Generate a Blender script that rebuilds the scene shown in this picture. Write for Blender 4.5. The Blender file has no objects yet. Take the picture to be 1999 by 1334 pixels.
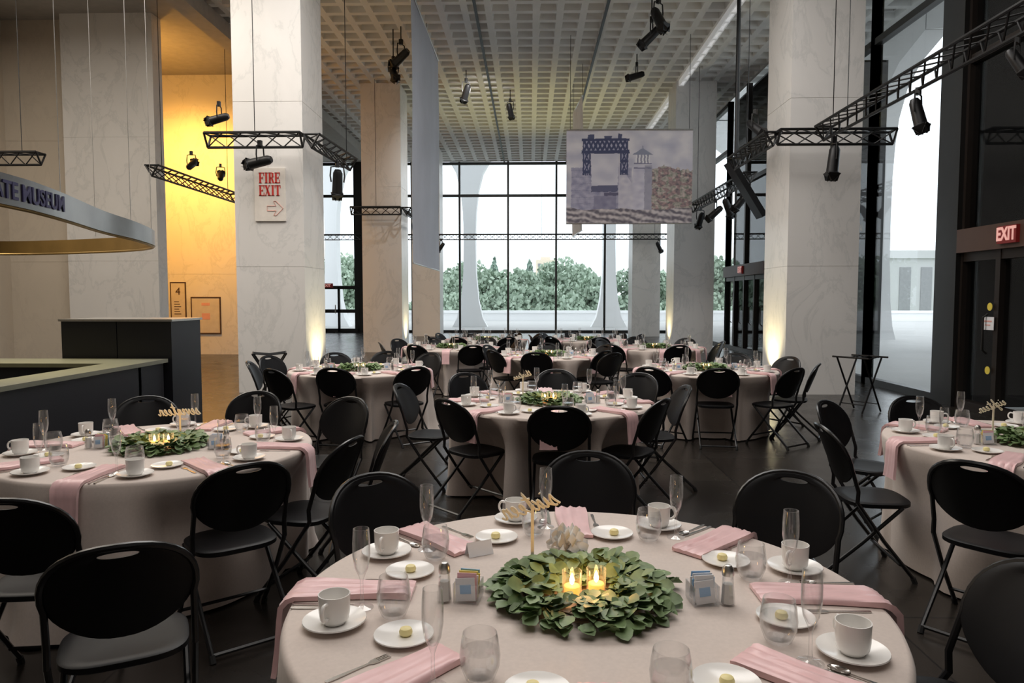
import bpy, math, random
from mathutils import Vector, Matrix, noise, Euler
PI=math.pi
C=bpy.context.scene.collection
R_=math.radians
# ------------------------------------------------------------------ camera
F=1400.0
H=1.62
cam_d=bpy.data.cameras.new('camera'); cam=bpy.data.objects.new('camera',cam_d); C.objects.link(cam)
cam.location=(0,0,H); cam.rotation_euler=(R_(90-3.47),0,R_(1.45))
cam_d.sensor_width=36; cam_d.lens=36*F/1999; cam_d.clip_end=2000; cam_d.clip_start=.05
bpy.context.scene.camera=cam
CR=cam.rotation_euler.to_matrix()
def ray(px,py): return CR@Vector(((px-999.5)/F,(667-py)/F,-1))
def at(px,py,z):
    d=ray(px,py); t=(z-H)/d.z
    return Vector((d.x*t,d.y*t,z))
def atY(px,py,Y):
    d=ray(px,py); t=Y/d.y
    return Vector((d.x*t,Y,H+d.z*t))
def proj(p):
    q=CR.transposed()@(Vector(p)-Vector((0,0,H)))
    if q.z>-.05: return (-9999,-9999)
    return (999.5+F*q.x/-q.z, 667-F*q.y/-q.z)
def seen(p,m=60):
    x,y=proj(p); return -m<x<1999+m and -m<y<1334+m
try:
    bpy.context.scene.view_settings.view_transform='Standard'
except Exception: pass
# ------------------------------------------------------------------ builders
class MB:
    def __init__(s): s.v=[]; s.f=[]
    def add(s,vs,fs,M=None):
        o=len(s.v)
        s.v+= [tuple(M@Vector(p)) for p in vs] if M is not None else [tuple(p) for p in vs]
        s.f+= [tuple(i+o for i in f) for f in fs]
        return s
    def box(s,x0,x1,y0,y1,z0,z1,M=None):
        vs=[(x,y,z) for z in (z0,z1) for y in (y0,y1) for x in (x0,x1)]
        fs=[(0,2,3,1),(4,5,7,6),(0,1,5,4),(2,6,7,3),(0,4,6,2),(1,3,7,5)]
        return s.add(vs,fs,M)
    def tube(s,pts,r,n=8,M=None,closed=False):
        P=[Vector(p) for p in pts]; m=len(P); vs=[]; fs=[]
        T=[]
        for i in range(m):
            if closed: t=P[(i+1)%m]-P[i-1]
            else: t=P[min(i+1,m-1)]-P[max(i-1,0)]
            T.append(t.normalized())
        u=T[0].orthogonal().normalized()
        for i in range(m):
            u=(u-T[i]*u.dot(T[i]))
            u=u.normalized() if u.length>1e-6 else T[i].orthogonal().normalized()
            w=T[i].cross(u)
            for k in range(n):
                a=2*PI*k/n
                vs.append(P[i]+(u*math.cos(a)+w*math.sin(a))*r)
        rng=m if closed else m-1
        for i in range(rng):
            for k in range(n):
                j=(i+1)%m
                fs.append((i*n+k,i*n+(k+1)%n,j*n+(k+1)%n,j*n+k))
        if not closed:
            fs.append(tuple(range(n-1,-1,-1))); fs.append(tuple((m-1)*n+k for k in range(n)))
        return s.add(vs,fs,M)
    def lathe(s,prof,n=24,M=None):
        vs=[];fs=[];rows=[]
        for (r,z) in prof:
            if r<1e-5: rows.append([len(vs)]); vs.append((0,0,z))
            else:
                rows.append(list(range(len(vs),len(vs)+n)))
                vs+=[(r*math.cos(2*PI*k/n),r*math.sin(2*PI*k/n),z) for k in range(n)]
        for a,b in zip(rows,rows[1:]):
            for k in range(n):
                k2=(k+1)%n
                if len(a)==1 and len(b)==1: continue
                if len(a)==1: fs.append((a[0],b[k2],b[k]))
                elif len(b)==1: fs.append((a[k],a[k2],b[0]))
                else: fs.append((a[k],a[k2],b[k2],b[k]))
        return s.add(vs,fs,M)
    def prism(s,poly,y0,y1,M=None):
        n=len(poly)
        vs=[(x,y0,z) for x,z in poly]+[(x,y1,z) for x,z in poly]
        fs=[tuple(range(n)),tuple(range(2*n-1,n-1,-1))]+[(i,i+n,(i+1)%n+n,(i+1)%n) for i in range(n)]
        return s.add(vs,fs,M)
    def coffers(s,x0,x1,y0,y1,z0,nx,ny,rib=.075,deep=.30):
        px,py=(x1-x0)/nx,(y1-y0)/ny
        for i in range(nx):
            for j in range(ny):
                a,b=x0+i*px,y0+j*py; c,d=a+px,b+py
                vs=[];fs=[]
                for k,z in ((0,0),(rib,0),(rib*1.5,deep*.62),(rib*2.0,deep*.62),(rib*2.2,deep)):
                    vs+=[(a+k,b+k,z0+z),(c-k,b+k,z0+z),(c-k,d-k,z0+z),(a+k,d-k,z0+z)]
                for k in range(4):
                    for e in range(4): fs.append((k*4+e,(k+1)*4+e,(k+1)*4+(e+1)%4,k*4+(e+1)%4))
                fs.append((16,19,18,17))
                s.add(vs,fs)
        return s.box(x0,x1,y0,y1,z0+deep+.01,z0+deep+.08)
    def build(s,name,mat,parent=None,smooth=True,ang=38):
        me=bpy.data.meshes.new(name); me.from_pydata(s.v,[],s.f); me.update()
        if smooth:
            me.polygons.foreach_set('use_smooth',[True]*len(me.polygons))
            me.set_sharp_from_angle(angle=R_(ang))
        me.materials.append(mat)
        o=bpy.data.objects.new(name,me); C.objects.link(o)
        if parent: o.parent=parent
        return o
def tag(o,label=None,cat=None,group=None,kind=None):
    if label: o['label']=label
    if cat: o['category']=cat
    if group: o['group']=group
    if kind: o['kind']=kind
    return o
def empty(name,loc=(0,0,0),rz=0,label=None,cat=None,group=None):
    o=bpy.data.objects.new(name,None); C.objects.link(o); o.empty_display_size=.1
    o.location=loc; o.rotation_euler=(0,0,rz)
    return tag(o,label,cat,group)
def dup(root):
    r=root.copy(); C.objects.link(r)
    for ch in list(root.children):
        c=ch.copy(); C.objects.link(c); c.parent=r
        for g in list(ch.children):
            d=g.copy(); C.objects.link(d); d.parent=c
    return r
class Proto:
    def __init__(s,root,cat): s.root=root; s.used=False; s.cat=cat
    def put(s,loc,rz,label,group=None):
        if s.used: o=dup(s.root)
        else: o=s.root; s.used=True
        o.location=loc; o.rotation_euler=(0,0,rz)
        return tag(o,label,s.cat,group)
def struct(mb,name,mat,parent=None,smooth=False):
    o=mb.build(name,mat,parent,smooth)
    if not parent: o['kind']='structure'
    return o
def crom(pts,k=5):
    P=[Vector(p) for p in pts]; out=[]; n=len(P)
    for i in range(n-1):
        a,b,c,d=P[max(i-1,0)],P[i],P[i+1],P[min(i+2,n-1)]
        for j in range(k):
            t=j/k
            out.append(.5*((2*b)+(c-a)*t+(2*a-5*b+4*c-d)*t*t+(3*b-a-3*c+d)*t**3))
    out.append(P[-1])
    return out
def text_data(s,size,ext=.004,bold=0,sx=1):
    cu=bpy.data.curves.new('lettering',type='FONT'); cu.body=s; cu.size=size; cu.extrude=ext; cu.offset=bold
    cu.align_x='CENTER'; cu.align_y='CENTER'
    o=bpy.data.objects.new('lettering',cu); C.objects.link(o)
    bpy.context.view_layer.update()
    dg=bpy.context.evaluated_depsgraph_get()
    me=bpy.data.meshes.new_from_object(o.evaluated_get(dg))
    vs=[(v.co.x*sx,v.co.y,v.co.z) for v in me.vertices]; fs=[tuple(p.vertices) for p in me.polygons]
    bpy.data.objects.remove(o); bpy.data.meshes.remove(me); bpy.data.curves.remove(cu)
    return vs,fs
# ------------------------------------------------------------------ materials
def mk(name,col,rough=.5,metal=0,nz=(6,.08),bump=0,emis=None,es=0,spec=.5,sheen=0):
    m=bpy.data.materials.new(name); m.use_nodes=True; nt=m.node_tree; b=nt.nodes['Principled BSDF']
    b.inputs['Roughness'].default_value=rough; b.inputs['Metallic'].default_value=metal
    b.inputs['Specular IOR Level'].default_value=spec
    if sheen: b.inputs['Sheen Weight'].default_value=sheen
    tc=nt.nodes.new('ShaderNodeTexCoord'); no=nt.nodes.new('ShaderNodeTexNoise')
    no.inputs['Scale'].default_value=nz[0]; no.inputs['Detail'].default_value=4
    nt.links.new(tc.outputs['Object'],no.inputs['Vector'])
    mx=nt.nodes.new('ShaderNodeMix'); mx.data_type='RGBA'
    a=nz[1]
    mx.inputs[6].default_value=(*[max(0,c*(1-a*2)) for c in col],1); mx.inputs[7].default_value=(*[min(1,c*(1+a*2)) for c in col],1)
    nt.links.new(no.outputs['Fac'],mx.inputs[0]); nt.links.new(mx.outputs[2],b.inputs['Base Color'])
    if bump:
        bp=nt.nodes.new('ShaderNodeBump'); bp.inputs['Strength'].default_value=bump
        nt.links.new(no.outputs['Fac'],bp.inputs['Height']); nt.links.new(bp.outputs['Normal'],b.inputs['Normal'])
    if emis:
        b.inputs['Emission Color'].default_value=(*emis,1); b.inputs['Emission Strength'].default_value=es
    return m
def glassmat(name,tint,lo=.03,hi=.55,pw=2.2,rough=.03,body=0):
    m=bpy.data.materials.new(name); m.use_nodes=True; nt=m.node_tree
    for n in list(nt.nodes): nt.nodes.remove(n)
    out=nt.nodes.new('ShaderNodeOutputMaterial'); tr=nt.nodes.new('ShaderNodeBsdfTransparent'); gl=nt.nodes.new('ShaderNodeBsdfGlossy')
    tr.inputs[0].default_value=(*tint,1); gl.inputs['Roughness'].default_value=rough
    lw=nt.nodes.new('ShaderNodeLayerWeight'); lw.inputs['Blend'].default_value=.5
    p=nt.nodes.new('ShaderNodeMath'); p.operation='POWER'; p.inputs[1].default_value=pw
    mr=nt.nodes.new('ShaderNodeMapRange'); mr.inputs[3].default_value=lo; mr.inputs[4].default_value=hi
    mx=nt.nodes.new('ShaderNodeMixShader')
    nt.links.new(lw.outputs['Facing'],p.inputs[0]); nt.links.new(p.outputs[0],mr.inputs[0]); nt.links.new(mr.outputs[0],mx.inputs[0])
    nt.links.new(tr.outputs[0],mx.inputs[1])
    if body:  # diffuse white mixed in as painted highlights on the glass
        df=nt.nodes.new('ShaderNodeBsdfTranslucent'); df.inputs[0].default_value=(.95,.95,.95,1)
        d2=nt.nodes.new('ShaderNodeBsdfDiffuse'); d2.inputs[0].default_value=(.95,.95,.95,1)
        ad=nt.nodes.new('ShaderNodeMixShader'); nt.links.new(df.outputs[0],ad.inputs[1]); nt.links.new(d2.outputs[0],ad.inputs[2])
        m2=nt.nodes.new('ShaderNodeMixShader'); m2.inputs[0].default_value=body
        nt.links.new(gl.outputs[0],m2.inputs[1]); nt.links.new(ad.outputs[0],m2.inputs[2]); nt.links.new(m2.outputs[0],mx.inputs[2])
    else: nt.links.new(gl.outputs[0],mx.inputs[2])
    nt.links.new(mx.outputs[0],out.inputs[0])
    return m
def marble(name,base,vein,rough=.35):
    m=bpy.data.materials.new(name); m.use_nodes=True; nt=m.node_tree; b=nt.nodes['Principled BSDF']; b.inputs['Roughness'].default_value=rough
    b.inputs['Specular IOR Level'].default_value=.3
    tc=nt.nodes.new('ShaderNodeTexCoord'); mp=nt.nodes.new('ShaderNodeMapping'); mp.inputs['Rotation'].default_value=(.5,.9,.3); mp.inputs['Scale'].default_value=(1.2,1.2,.7)
    nt.links.new(tc.outputs['Object'],mp.inputs[0])
    n1=nt.nodes.new('ShaderNodeTexNoise'); n1.inputs['Scale'].default_value=1.1; n1.inputs['Detail'].default_value=12; n1.inputs['Distortion'].default_value=.6; n1.inputs['Roughness'].default_value=.64
    nt.links.new(mp.outputs[0],n1.inputs['Vector'])
    r=nt.nodes.new('ShaderNodeValToRGB'); e=r.color_ramp.elements
    e[0].position=.36; e[0].color=(*base,1); e[1].position=.66; e[1].color=(*[c*.95 for c in base],1)
    x=e.new(.5); x.color=(*vein,1); x=e.new(.475); x.color=(*[c*.975 for c in base],1); x=e.new(.53); x.color=(*[c*.965 for c in base],1)
    nt.links.new(n1.outputs['Fac'],r.inputs[0]); nt.links.new(r.outputs[0],b.inputs['Base Color'])
    return m
M={}
M['marble']=marble('white_marble',(.79,.765,.735),(.68,.665,.64))
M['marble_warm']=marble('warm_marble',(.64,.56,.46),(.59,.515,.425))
M['ceil']=mk('coffer_paint',(.80,.785,.75),.8,nz=(2,.04))
M['plain']=mk('plain_plaster',(.4,.38,.35),.85)
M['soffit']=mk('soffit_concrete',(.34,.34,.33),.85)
M['dark']=mk('dark_bronze',(.016,.015,.014),.4,.3)
M['bronze']=mk('brown_bronze',(.022,.016,.013),.45,.4)
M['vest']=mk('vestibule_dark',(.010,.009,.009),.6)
M['black']=mk('black_steel',(.010,.010,.011),.42,.2)
M['plastic']=mk('black_plastic',(.005,.005,.006),.46,nz=(40,.1),spec=.24)
M['tubing']=mk('black_tube',(.006,.006,.007),.28)
M['rubber']=mk('rubber',(.01,.01,.01),.8)
M['cloth']=mk('champagne_cloth',(.64,.55,.495),.75,nz=(90,.05),bump=.05,sheen=.2)
M['satin']=mk('pink_satin',(.83,.53,.535),.34,nz=(14,.08),bump=.06,sheen=.3)
M['china']=mk('white_china',(.88,.86,.83),.18,nz=(3,.01))
M['butter']=mk('butter',(.88,.76,.36),.45)
M['steel']=mk('cutlery_steel',(.65,.63,.6),.18,1)
M['chrome']=mk('brushed_steel',(.62,.6,.57),.32,1,nz=(30,.1))
M['band']=mk('brushed_band_metal',(.22,.21,.195),.28,1,nz=(2,.25))
M['brass']=mk('brass_lining',(.42,.28,.10),.32,1,nz=(2,.25))
M['glass']=glassmat('drink_glass',(1,1,1),.05,.90,2.0,.02,.26)
M['water']=glassmat('water',(.965,.965,.97),.03,.40,2.2)
M['pane']=glassmat('window_glass',(.91,.935,.945),.015,.30,4,0)
M['leaf']=mk('eucalyptus_leaf',(.165,.245,.105),.46,nz=(22,.4))
M['twig']=mk('twig',(.12,.08,.04),.8)
M['wax']=mk('candle_wax_glow',(.8,.45,.16),.5,emis=(1,.36,.06),es=1.6)  # amber colour and emission stand in for flame light inside the wax
M['flame']=mk('candle_flame',(1,.7,.3),.5,emis=(1,.66,.25),es=18)
M['wood']=mk('birch_ply',(.94,.84,.66),.6,nz=(30,.05))
M['white']=mk('white_paper',(.82,.82,.84),.7)
M['trough']=mk('light_trough_white',(.9,.9,.9),.6,emis=(1,1,1),es=.16)
M['ribbon']=mk('ivory_ribbon',(.90,.88,.84),.4)
M['salt']=mk('salt_grains',(.85,.84,.82),.7)
M['blue']=mk('blue_packet',(.25,.45,.7),.6)
M['yellow']=mk('yellow_packet',(.85,.72,.18),.6)
M['pinkp']=mk('pink_packet',(.85,.5,.55),.6)
M['bar']=mk('bar_black_laminate',(.009,.009,.013),.45)
M['bartop']=mk('bar_counter_steel',(.22,.22,.17),.4,.3)
M['red']=mk('sign_red',(.62,.04,.03),.5)
M['redpale']=mk('sign_pale_red',(.75,.38,.32),.6)
M['signp']=mk('sign_panel',(.82,.76,.69),.5)
M['exit']=mk('exit_red',(.16,.015,.015),.4,emis=(.8,.03,.03),es=.04)
M['exitw']=mk('exit_letter',(.9,.5,.45),.4,emis=(1,.45,.4),es=.30)
M['navy']=mk('navy_letter',(.025,.02,.075),.5)
M['dot']=mk('yellow_dot',(.75,.6,.08),.6)
M['frame']=mk('brown_frame',(.075,.04,.028),.5)
M['tan']=mk('tan_panel',(.66,.60,.52),.6)
M['terrace']=mk('terrace_stone',(.50,.495,.485),.8,nz=(.6,.05))
M['outwhite']=mk('outside_white_stone',(.88,.885,.89),.8,nz=(.5,.015))
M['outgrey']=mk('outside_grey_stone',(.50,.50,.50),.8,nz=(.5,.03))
M['soil']=mk('far_ground',(.4,.46,.36),.9)
M['foliage']=mk('foliage_hazed',(.40,.49,.39),.9,nz=(.4,.12),spec=.1)  # outdoor haze is put into this pale green
M['conifer']=mk('conifer_hazed',(.34,.43,.37),.9,nz=(.4,.12),spec=.1)  # conifer green paled to stand in for distant haze
M['bark']=mk('bark',(.3,.27,.24),.9)
M['brick']=mk('far_brick',(.74,.63,.52),.9)
M['farwin']=mk('far_window',(.26,.26,.27),.4)
M['skyprint']=mk('sky_print',(.54,.55,.61),.75,nz=(.5,.14))
M['lensw']=mk('warm_lens',(.9,.8,.5),.3,emis=(1,.8,.4),es=2.5)
M['lens']=mk('dark_lens',(.05,.05,.06),.1)
def floormat():
    m=bpy.data.materials.new('dark_slate_tiles'); m.use_nodes=True; nt=m.node_tree; b=nt.nodes['Principled BSDF']
    tc=nt.nodes.new('ShaderNodeTexCoord'); br=nt.nodes.new('ShaderNodeTexBrick'); br.offset=0; br.inputs['Scale'].default_value=1
    br.inputs['Brick Width'].default_value=.9; br.inputs['Row Height'].default_value=.9; br.inputs['Mortar Size'].default_value=.006
    br.inputs['Color1'].default_value=(.017,.014,.012,1); br.inputs['Color2'].default_value=(.026,.022,.018,1); br.inputs['Mortar'].default_value=(.006,.006,.006,1)
    nt.links.new(tc.outputs['Object'],br.inputs['Vector']); nt.links.new(br.outputs['Color'],b.inputs['Base Color'])
    n=nt.nodes.new('ShaderNodeTexNoise'); n.inputs['Scale'].default_value=2.5; n.inputs['Detail'].default_value=6; nt.links.new(tc.outputs['Object'],n.inputs['Vector'])
    mr=nt.nodes.new('ShaderNodeMapRange'); mr.inputs[3].default_value=.16; mr.inputs[4].default_value=.36
    nt.links.new(n.outputs['Fac'],mr.inputs[0]); nt.links.new(mr.outputs[0],b.inputs['Roughness'])
    return m
M['floor']=floormat()
# ------------------------------------------------------------------ setting
ZC=7.9; YW=33.5; XW=6.4
struct(MB().box(-12.2,XW+.1,-6,YW+.1,-.2,0),'floor',M['floor'])
struct(MB().coffers(-7.2,XW,12.0,YW,ZC,26,41),'ceiling',M['ceil'])
struct(MB().box(-12.2,XW,-6,12.0,ZC,ZC+.3).box(-12.2,-7.2,12.0,YW,ZC,ZC+.3),'ceiling_plain',M['plain'])
struct(MB().box(-7.3,-6.9,12,YW,ZC-.35,ZC),'trim_1',M['plain'])
tr2=MB().box(4.29,4.32,12,YW,ZC-.14,ZC).box(4.41,4.44,12,YW,ZC-.14,ZC).box(4.32,4.41,12,YW,ZC-.06,ZC)
for k in range(40): tr2.box(4.30,4.43,12.2+k*.53,12.30+k*.53,ZC-.15,ZC-.05)
struct(tr2,'trim_2',M['trough'])
struct(MB().box(-12.2,XW+.2,-6.2,-6,0,ZC),'wall_back',M['plain'])
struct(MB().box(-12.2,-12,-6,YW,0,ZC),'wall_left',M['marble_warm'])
def blocks(x0,x1,y0,y1,joints,z1=ZC,g=.006):
    m=MB(); zs=[0]+joints+[z1]
    m.box(x0+g,x1-g,y0+g,y1-g,0,z1)
    for a,b in zip(zs,zs[1:]): m.box(x0,x1,y0,y1,a+(g if a>0 else 0)*.6,b-(g*.6 if b<z1 else 0))
    return m
struct(blocks(-10.42,-8.36,16.0,16.4,[2.45,5.2]),'wall_pier',M['marble'])
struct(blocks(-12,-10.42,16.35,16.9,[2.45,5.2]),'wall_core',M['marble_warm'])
struct(blocks(-11,-8.35,20.4,24,[2.3,6.9]),'wall_recess',M['marble'])
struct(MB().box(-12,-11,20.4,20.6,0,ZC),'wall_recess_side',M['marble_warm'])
def column(x,y,label,w=1.17):
    o=blocks(x-w/2,x+w/2,y,y+w,[2.15,4.9,6.9]).build('marble_column',M['marble'],None,False)
    tag(o,label,'column')
Y1,Y2,Y3=12.1,21.3,30.3
XL,XR=-4.40,4.86
column(XL,Y1,'white marble column carrying the red FIRE EXIT sign')
column(XR,Y1,'large white marble column at right, in front of the big side window')
column(XL,Y2,'marble column behind and right of the fire exit column')
column(XR-.05,Y2,'marble column just right of the printed dam banner')
column(XL,Y3,'far marble column by the end window, partly behind the tall narrow banner')
column(XR,Y3,'far marble column by the end window, below the printed dam banner')
mx_=[-12,-9.95,-7.75,-5.5,-3.28,-1.03,1.2,3.45,5.7,XW]
fw=MB()
for x in mx_: fw.box(x-.045,x+.045,YW-.06,YW+.1,0,ZC)
fw.box(-8.2,-7.6,YW-.12,YW+.12,0,ZC)
for z in (.06,6.35,ZC-.08): fw.box(-12,XW,YW-.05,YW+.09,z-.06,z+.06)
w1=struct(fw,'window_1',M['dark'])
MB().box(-12,XW,YW+.02,YW+.03,0,ZC).build('pane',M['pane'],w1,False)
fd=MB()
for x in (-9.9,-8.95,-8.0): fd.box(x-.05,x+.05,YW-.14,YW-.02,0,2.15)
for z in (.1,1.0,2.1): fd.box(-9.9,-8.0,YW-.14,YW-.02,z-.07,z+.09)
d1=struct(fd,'door_1',M['dark'])
vs,fs=text_data('EXIT',.17,.004,.006)
MB().box(-9.75,-9.2,YW-.2,YW-.14,2.1,2.30).build('exit_box',M['exit'],d1,False)
MB().add(vs,fs,Matrix.Translation((-9.47,YW-.206,2.20))@Matrix.Rotation(PI/2,4,'X')).build('lettering',M['exitw'],d1,False)
MB().box(-9.12,-9.08,YW-.2,YW-.15,.9,1.3).build('handle',M['chrome'],d1,False)
def side_window(name,a,b,zs=(),ys=()):
    m=MB()
    for y in (a,b)+tuple(ys): m.box(XW-.05,XW+.12,y-.06,y+.06,0,ZC)
    for z in (.06,ZC-.08)+tuple(zs): m.box(XW-.04,XW+.1,a,b,z-.06,z+.06)
    w=struct(m,name,M['dark'])
    MB().box(XW+.02,XW+.03,a,b,0,ZC).build('pane',M['pane'],w,False)
side_window('window_2',11.35,13.8,(6.35,))
side_window('window_3',13.8,19.6,(6.35,),(16.7,))
side_window('window_4',23.6,33.4,(6.35,),(26,28.5,31))
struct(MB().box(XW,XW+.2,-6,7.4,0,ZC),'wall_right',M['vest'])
struct(MB().box(XW-.12,XW+.2,10.8,11.35,0,ZC),'trim_3',M['dark'])
def door_bay(name,a,b,sign_y):
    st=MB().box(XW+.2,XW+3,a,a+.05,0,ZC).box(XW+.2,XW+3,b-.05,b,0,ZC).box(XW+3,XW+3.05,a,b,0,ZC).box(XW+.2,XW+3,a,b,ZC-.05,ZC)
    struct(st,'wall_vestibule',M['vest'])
    m=MB(); n=4; w=(b-a)/n
    for k in range(n+1): m.box(XW-.05,XW+.08,a+k*w-.05,a+k*w+.05,0,2.3)
    m.box(XW-.06,XW+.1,a,b,0,.12).box(XW-.04,XW+.08,a,b,2.15,2.3)
    for y in (a,(a+b)/2,b): m.box(XW-.05,XW+.1,y-.06,y+.06,2.6,ZC)
    m.box(XW-.04,XW+.1,a,b,5.0,5.12)
    d=struct(m,name,M['bronze'])
    MB().box(XW-.12,XW+.12,a,b,2.28,2.62).build('header',M['frame'],d,False)
    MB().box(XW+.02,XW+.03,a,b,0,ZC).build('pane',M['pane'],d,False)
    for k in range(n):
        y=a+k*w
        MB().tube([(XW-.06,y+.16,.85),(XW-.12,y+.16,.9),(XW-.12,y+.16,1.35),(XW-.06,y+.16,1.4)],.015).build('handle',M['dark'],d)
    MB().box(XW-.17,XW-.12,sign_y-.19,sign_y+.19,2.34,2.57).build('exit_box',M['exit'],d,False)
    vs,fs=text_data('EXIT',.24,.004,.008,.78)
    Mx=Matrix.Translation((XW-.176,sign_y,2.455))@Matrix(((0,0,-1,0),(-1,0,0,0),(0,1,0,0),(0,0,0,1)))
    MB().add(vs,fs,Mx).build('lettering',M['exitw'],d,False)
    return d
d2=door_bay('door_2',7.4,10.8,9.62)
for (y,z) in ((10.05,1.50),(10.05,.62)):
    MB().lathe([(0,0),(.055,0),(.055,.004),(0,.004)],20,Matrix.Translation((XW-.07,y,z))@Matrix.Rotation(-PI/2,4,'Y')).build('sticker',M['dot'],d2)
nt_=MB().box(XW-.075,XW-.07,9.95,10.2,1.18,1.36).build('notice',M['white'],d2,False)
MB().box(XW-.078,XW-.075,9.99,10.16,1.29,1.31).box(XW-.078,XW-.075,10.02,10.13,1.24,1.255).build('printed_line',M['redpale'],nt_,False)
door_bay('door_3',19.6,23.6,21.6)
# ------------------------------------------------------------------ outside
struct(MB().box(XW+.1,40,-10,52,-.25,-.02).box(-40,XW+.1,YW+.1,52,-.25,-.02),'floor_terrace',M['terrace'])
struct(MB().box(-120,200,52,400,-3.2,-3).box(40,200,-10,52,-3.2,-3),'floor_ground',M['soil'])
tag(MB().box(-40,40,51.6,52,-.02,.55).box(-40,40,51.5,52.1,.55,.72).build('parapet',M['outwhite'],None,False),'long low white stone parapet along the terrace outside','wall')
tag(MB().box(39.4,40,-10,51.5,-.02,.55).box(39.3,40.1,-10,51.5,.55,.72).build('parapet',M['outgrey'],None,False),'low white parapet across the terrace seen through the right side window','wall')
prof=[(1.0,-.02),(.72,.5),(.5,1.5),(.36,3),(.33,4.8),(.37,6.4),(.50,7.6),(.74,8.6),(1.3,9.6),(2.2,10.3),(3.92,10.85),(3.92,11.4)]
def arch_pier(loc,rz,label,mat):
    m=MB(); vs=[];fs=[]
    for (w,z) in prof:
        vs+=[(-w,-.4,z),(w,-.4,z),(w,.4,z),(-w,.4,z)]
    for k in range(len(prof)-1):
        for e in range(4): fs.append((k*4+e,k*4+(e+1)%4,(k+1)*4+(e+1)%4,(k+1)*4+e))
    fs.append((3,2,1,0)); q=(len(prof)-1)*4; fs.append((q,q+1,q+2,q+3))
    o=m.add(vs,fs).build('flared_pier',M[mat],None,True,50); o.location=loc; o.rotation_euler=(0,0,rz)
    tag(o,label,'pier','white flared piers of the outside arcade')
for i,x in enumerate((-11.3,-3.42,4.45,12.3)):
    arch_pier((x,41,0),0,('white flared arcade pier seen through the glass left of the door','white flared arcade pier outside, right of the tall narrow banner','white flared arcade pier outside, below the printed dam banner','white flared arcade pier at the outside corner of the terrace')[i],'outwhite')
for i,y in enumerate((21.7,29.6)):
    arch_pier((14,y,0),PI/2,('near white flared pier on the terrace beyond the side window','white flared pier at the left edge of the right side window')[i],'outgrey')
struct(MB().box(-16,16,YW+.3,43,11.45,11.8),'ceiling_soffit',M['outwhite'])
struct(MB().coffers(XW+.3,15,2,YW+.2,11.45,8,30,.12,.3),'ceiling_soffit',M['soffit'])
def leafcloud(m,c,rx,rz,n,s,rnd,cone=False):
    for _ in range(n):
        if cone:
            t=rnd.random()**.6; rr=rx*t*(.5+.5*rnd.random()); a=rnd.random()*2*PI
            p=Vector((c[0]+rr*math.cos(a),c[1]+rr*math.sin(a),c[2]+rz*(1-t)))
        else:
            d=Vector((rnd.gauss(0,1),rnd.gauss(0,1),rnd.gauss(0,1))).normalized()*(.6+.4*rnd.random())
            p=Vector((c[0]+d.x*rx,c[1]+d.y*rx,c[2]+d.z*rz))
        q=Matrix.Translation(p)@Euler((rnd.random()*6,rnd.random()*6,rnd.random()*6)).to_matrix().to_4x4()
        k=s*(.6+.8*rnd.random())
        m.add([(-k,-k*.6,0),(0,-k,.1*k),(k,-k*.3,0),(k*.8,k*.7,0),(0,k,-.1*k),(-k,k*.5,0)],[(0,1,2,3,4,5)],q)
rt=random.Random(5)
trees=[(648,488,62,0),(672,478,72,0),(700,510,66,0),(880,528,58,0),(918,492,67,0),(948,512,61,0),(965,502,76,1),(985,535,57,0),(1015,514,65,0),(1034,506,76,1),(1054,545,58,0),(1100,490,69,0),(1130,504,63,0),(1156,525,58,0),(1258,505,62,0),(1400,488,60,0),(1462,475,58,0)]
adj=['round pale green','tall pale green','small bushy','low bushy','broad pale green','rounded mid green','dark pointed','low spreading','wide mid green','slim dark pointed','short leafy','tall broad','full rounded','loose leafy','pale bushy','light green','tall dense']
plc=['behind the far left glass door','left above the far glass door','beside the far left window post','beside the tall narrow banner','outside, left of the centre mullions','outside the left centre pane','in the left centre pane','low in the left centre pane','outside just right of the first mullion','in the middle centre pane','below the distant brown tower','outside the right centre pane','in the right centre pane','outside beside the right flared pier','outside beside the far right column','outside beyond the far side door','outside the far side window']
for i,(px,pt,Y,con) in enumerate(trees):
    q=atY(px,pt,Y); X,top=q.x,q.z
    e=empty('conifer_tree' if con else 'leafy_tree',(X,Y,-3),0,f'{adj[i]} tree {plc[i]}','tree','trees beyond the terrace')
    h=top+3
    MB().tube([(0,0,0),(.05,0,h*.3),(0,.05,h*.75)],.14,6).build('trunk',M['bark'],e)
    m=MB()
    if con: leafcloud(m,(0,0,1.0),2.4,h-1.0,2600,.14,rt,True)
    else:
        leafcloud(m,(0,0,h*.56),h*.25,h*.38,2200,.13,rt)
        for _ in range(9):
            a=rt.random()*2*PI; leafcloud(m,(h*.20*math.cos(a),h*.20*math.sin(a),h*(.36+.42*rt.random())),h*.14,h*.14,480,.125,rt)
    m.build('crown',M['conifer' if con else 'foliage'],e,False)
hd=MB()
for k in range(46):
    leafcloud(hd,(-18+k*.85,55+rt.random()*1.5,-.5+rt.random()*1.3),1.1,1.3,380,.13,rt)
tag(hd.build('hedge',M['foliage'],None,False),'long band of leafy shrubs beyond the terrace parapet','hedge',None,'stuff')
bt=empty('apartment_tower',(3.2,150,-3),0,'distant brown brick tower rising behind the trees','building')
MB().box(-2.0,2.0,0,6,0,12.6).box(-1,1,1,4,12.6,13.2).build('wall',M['brick'],bt,False)
for k in range(3):
    for j in range(3): MB().box(-1.6+k*1.25,-1+k*1.25,-.05,0,8.3+j*1.4,9.0+j*1.4).build('window',M['farwin'],bt,False)
ob=empty('office_building',(29,66,-3),0,'white low stone building with dark windows seen through the right side window','building')
MB().box(0,14,0,8,0,8.2).box(-.3,14.3,-.3,8.3,8.2,8.9).build('wall',M['outgrey'],ob,False)
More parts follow.
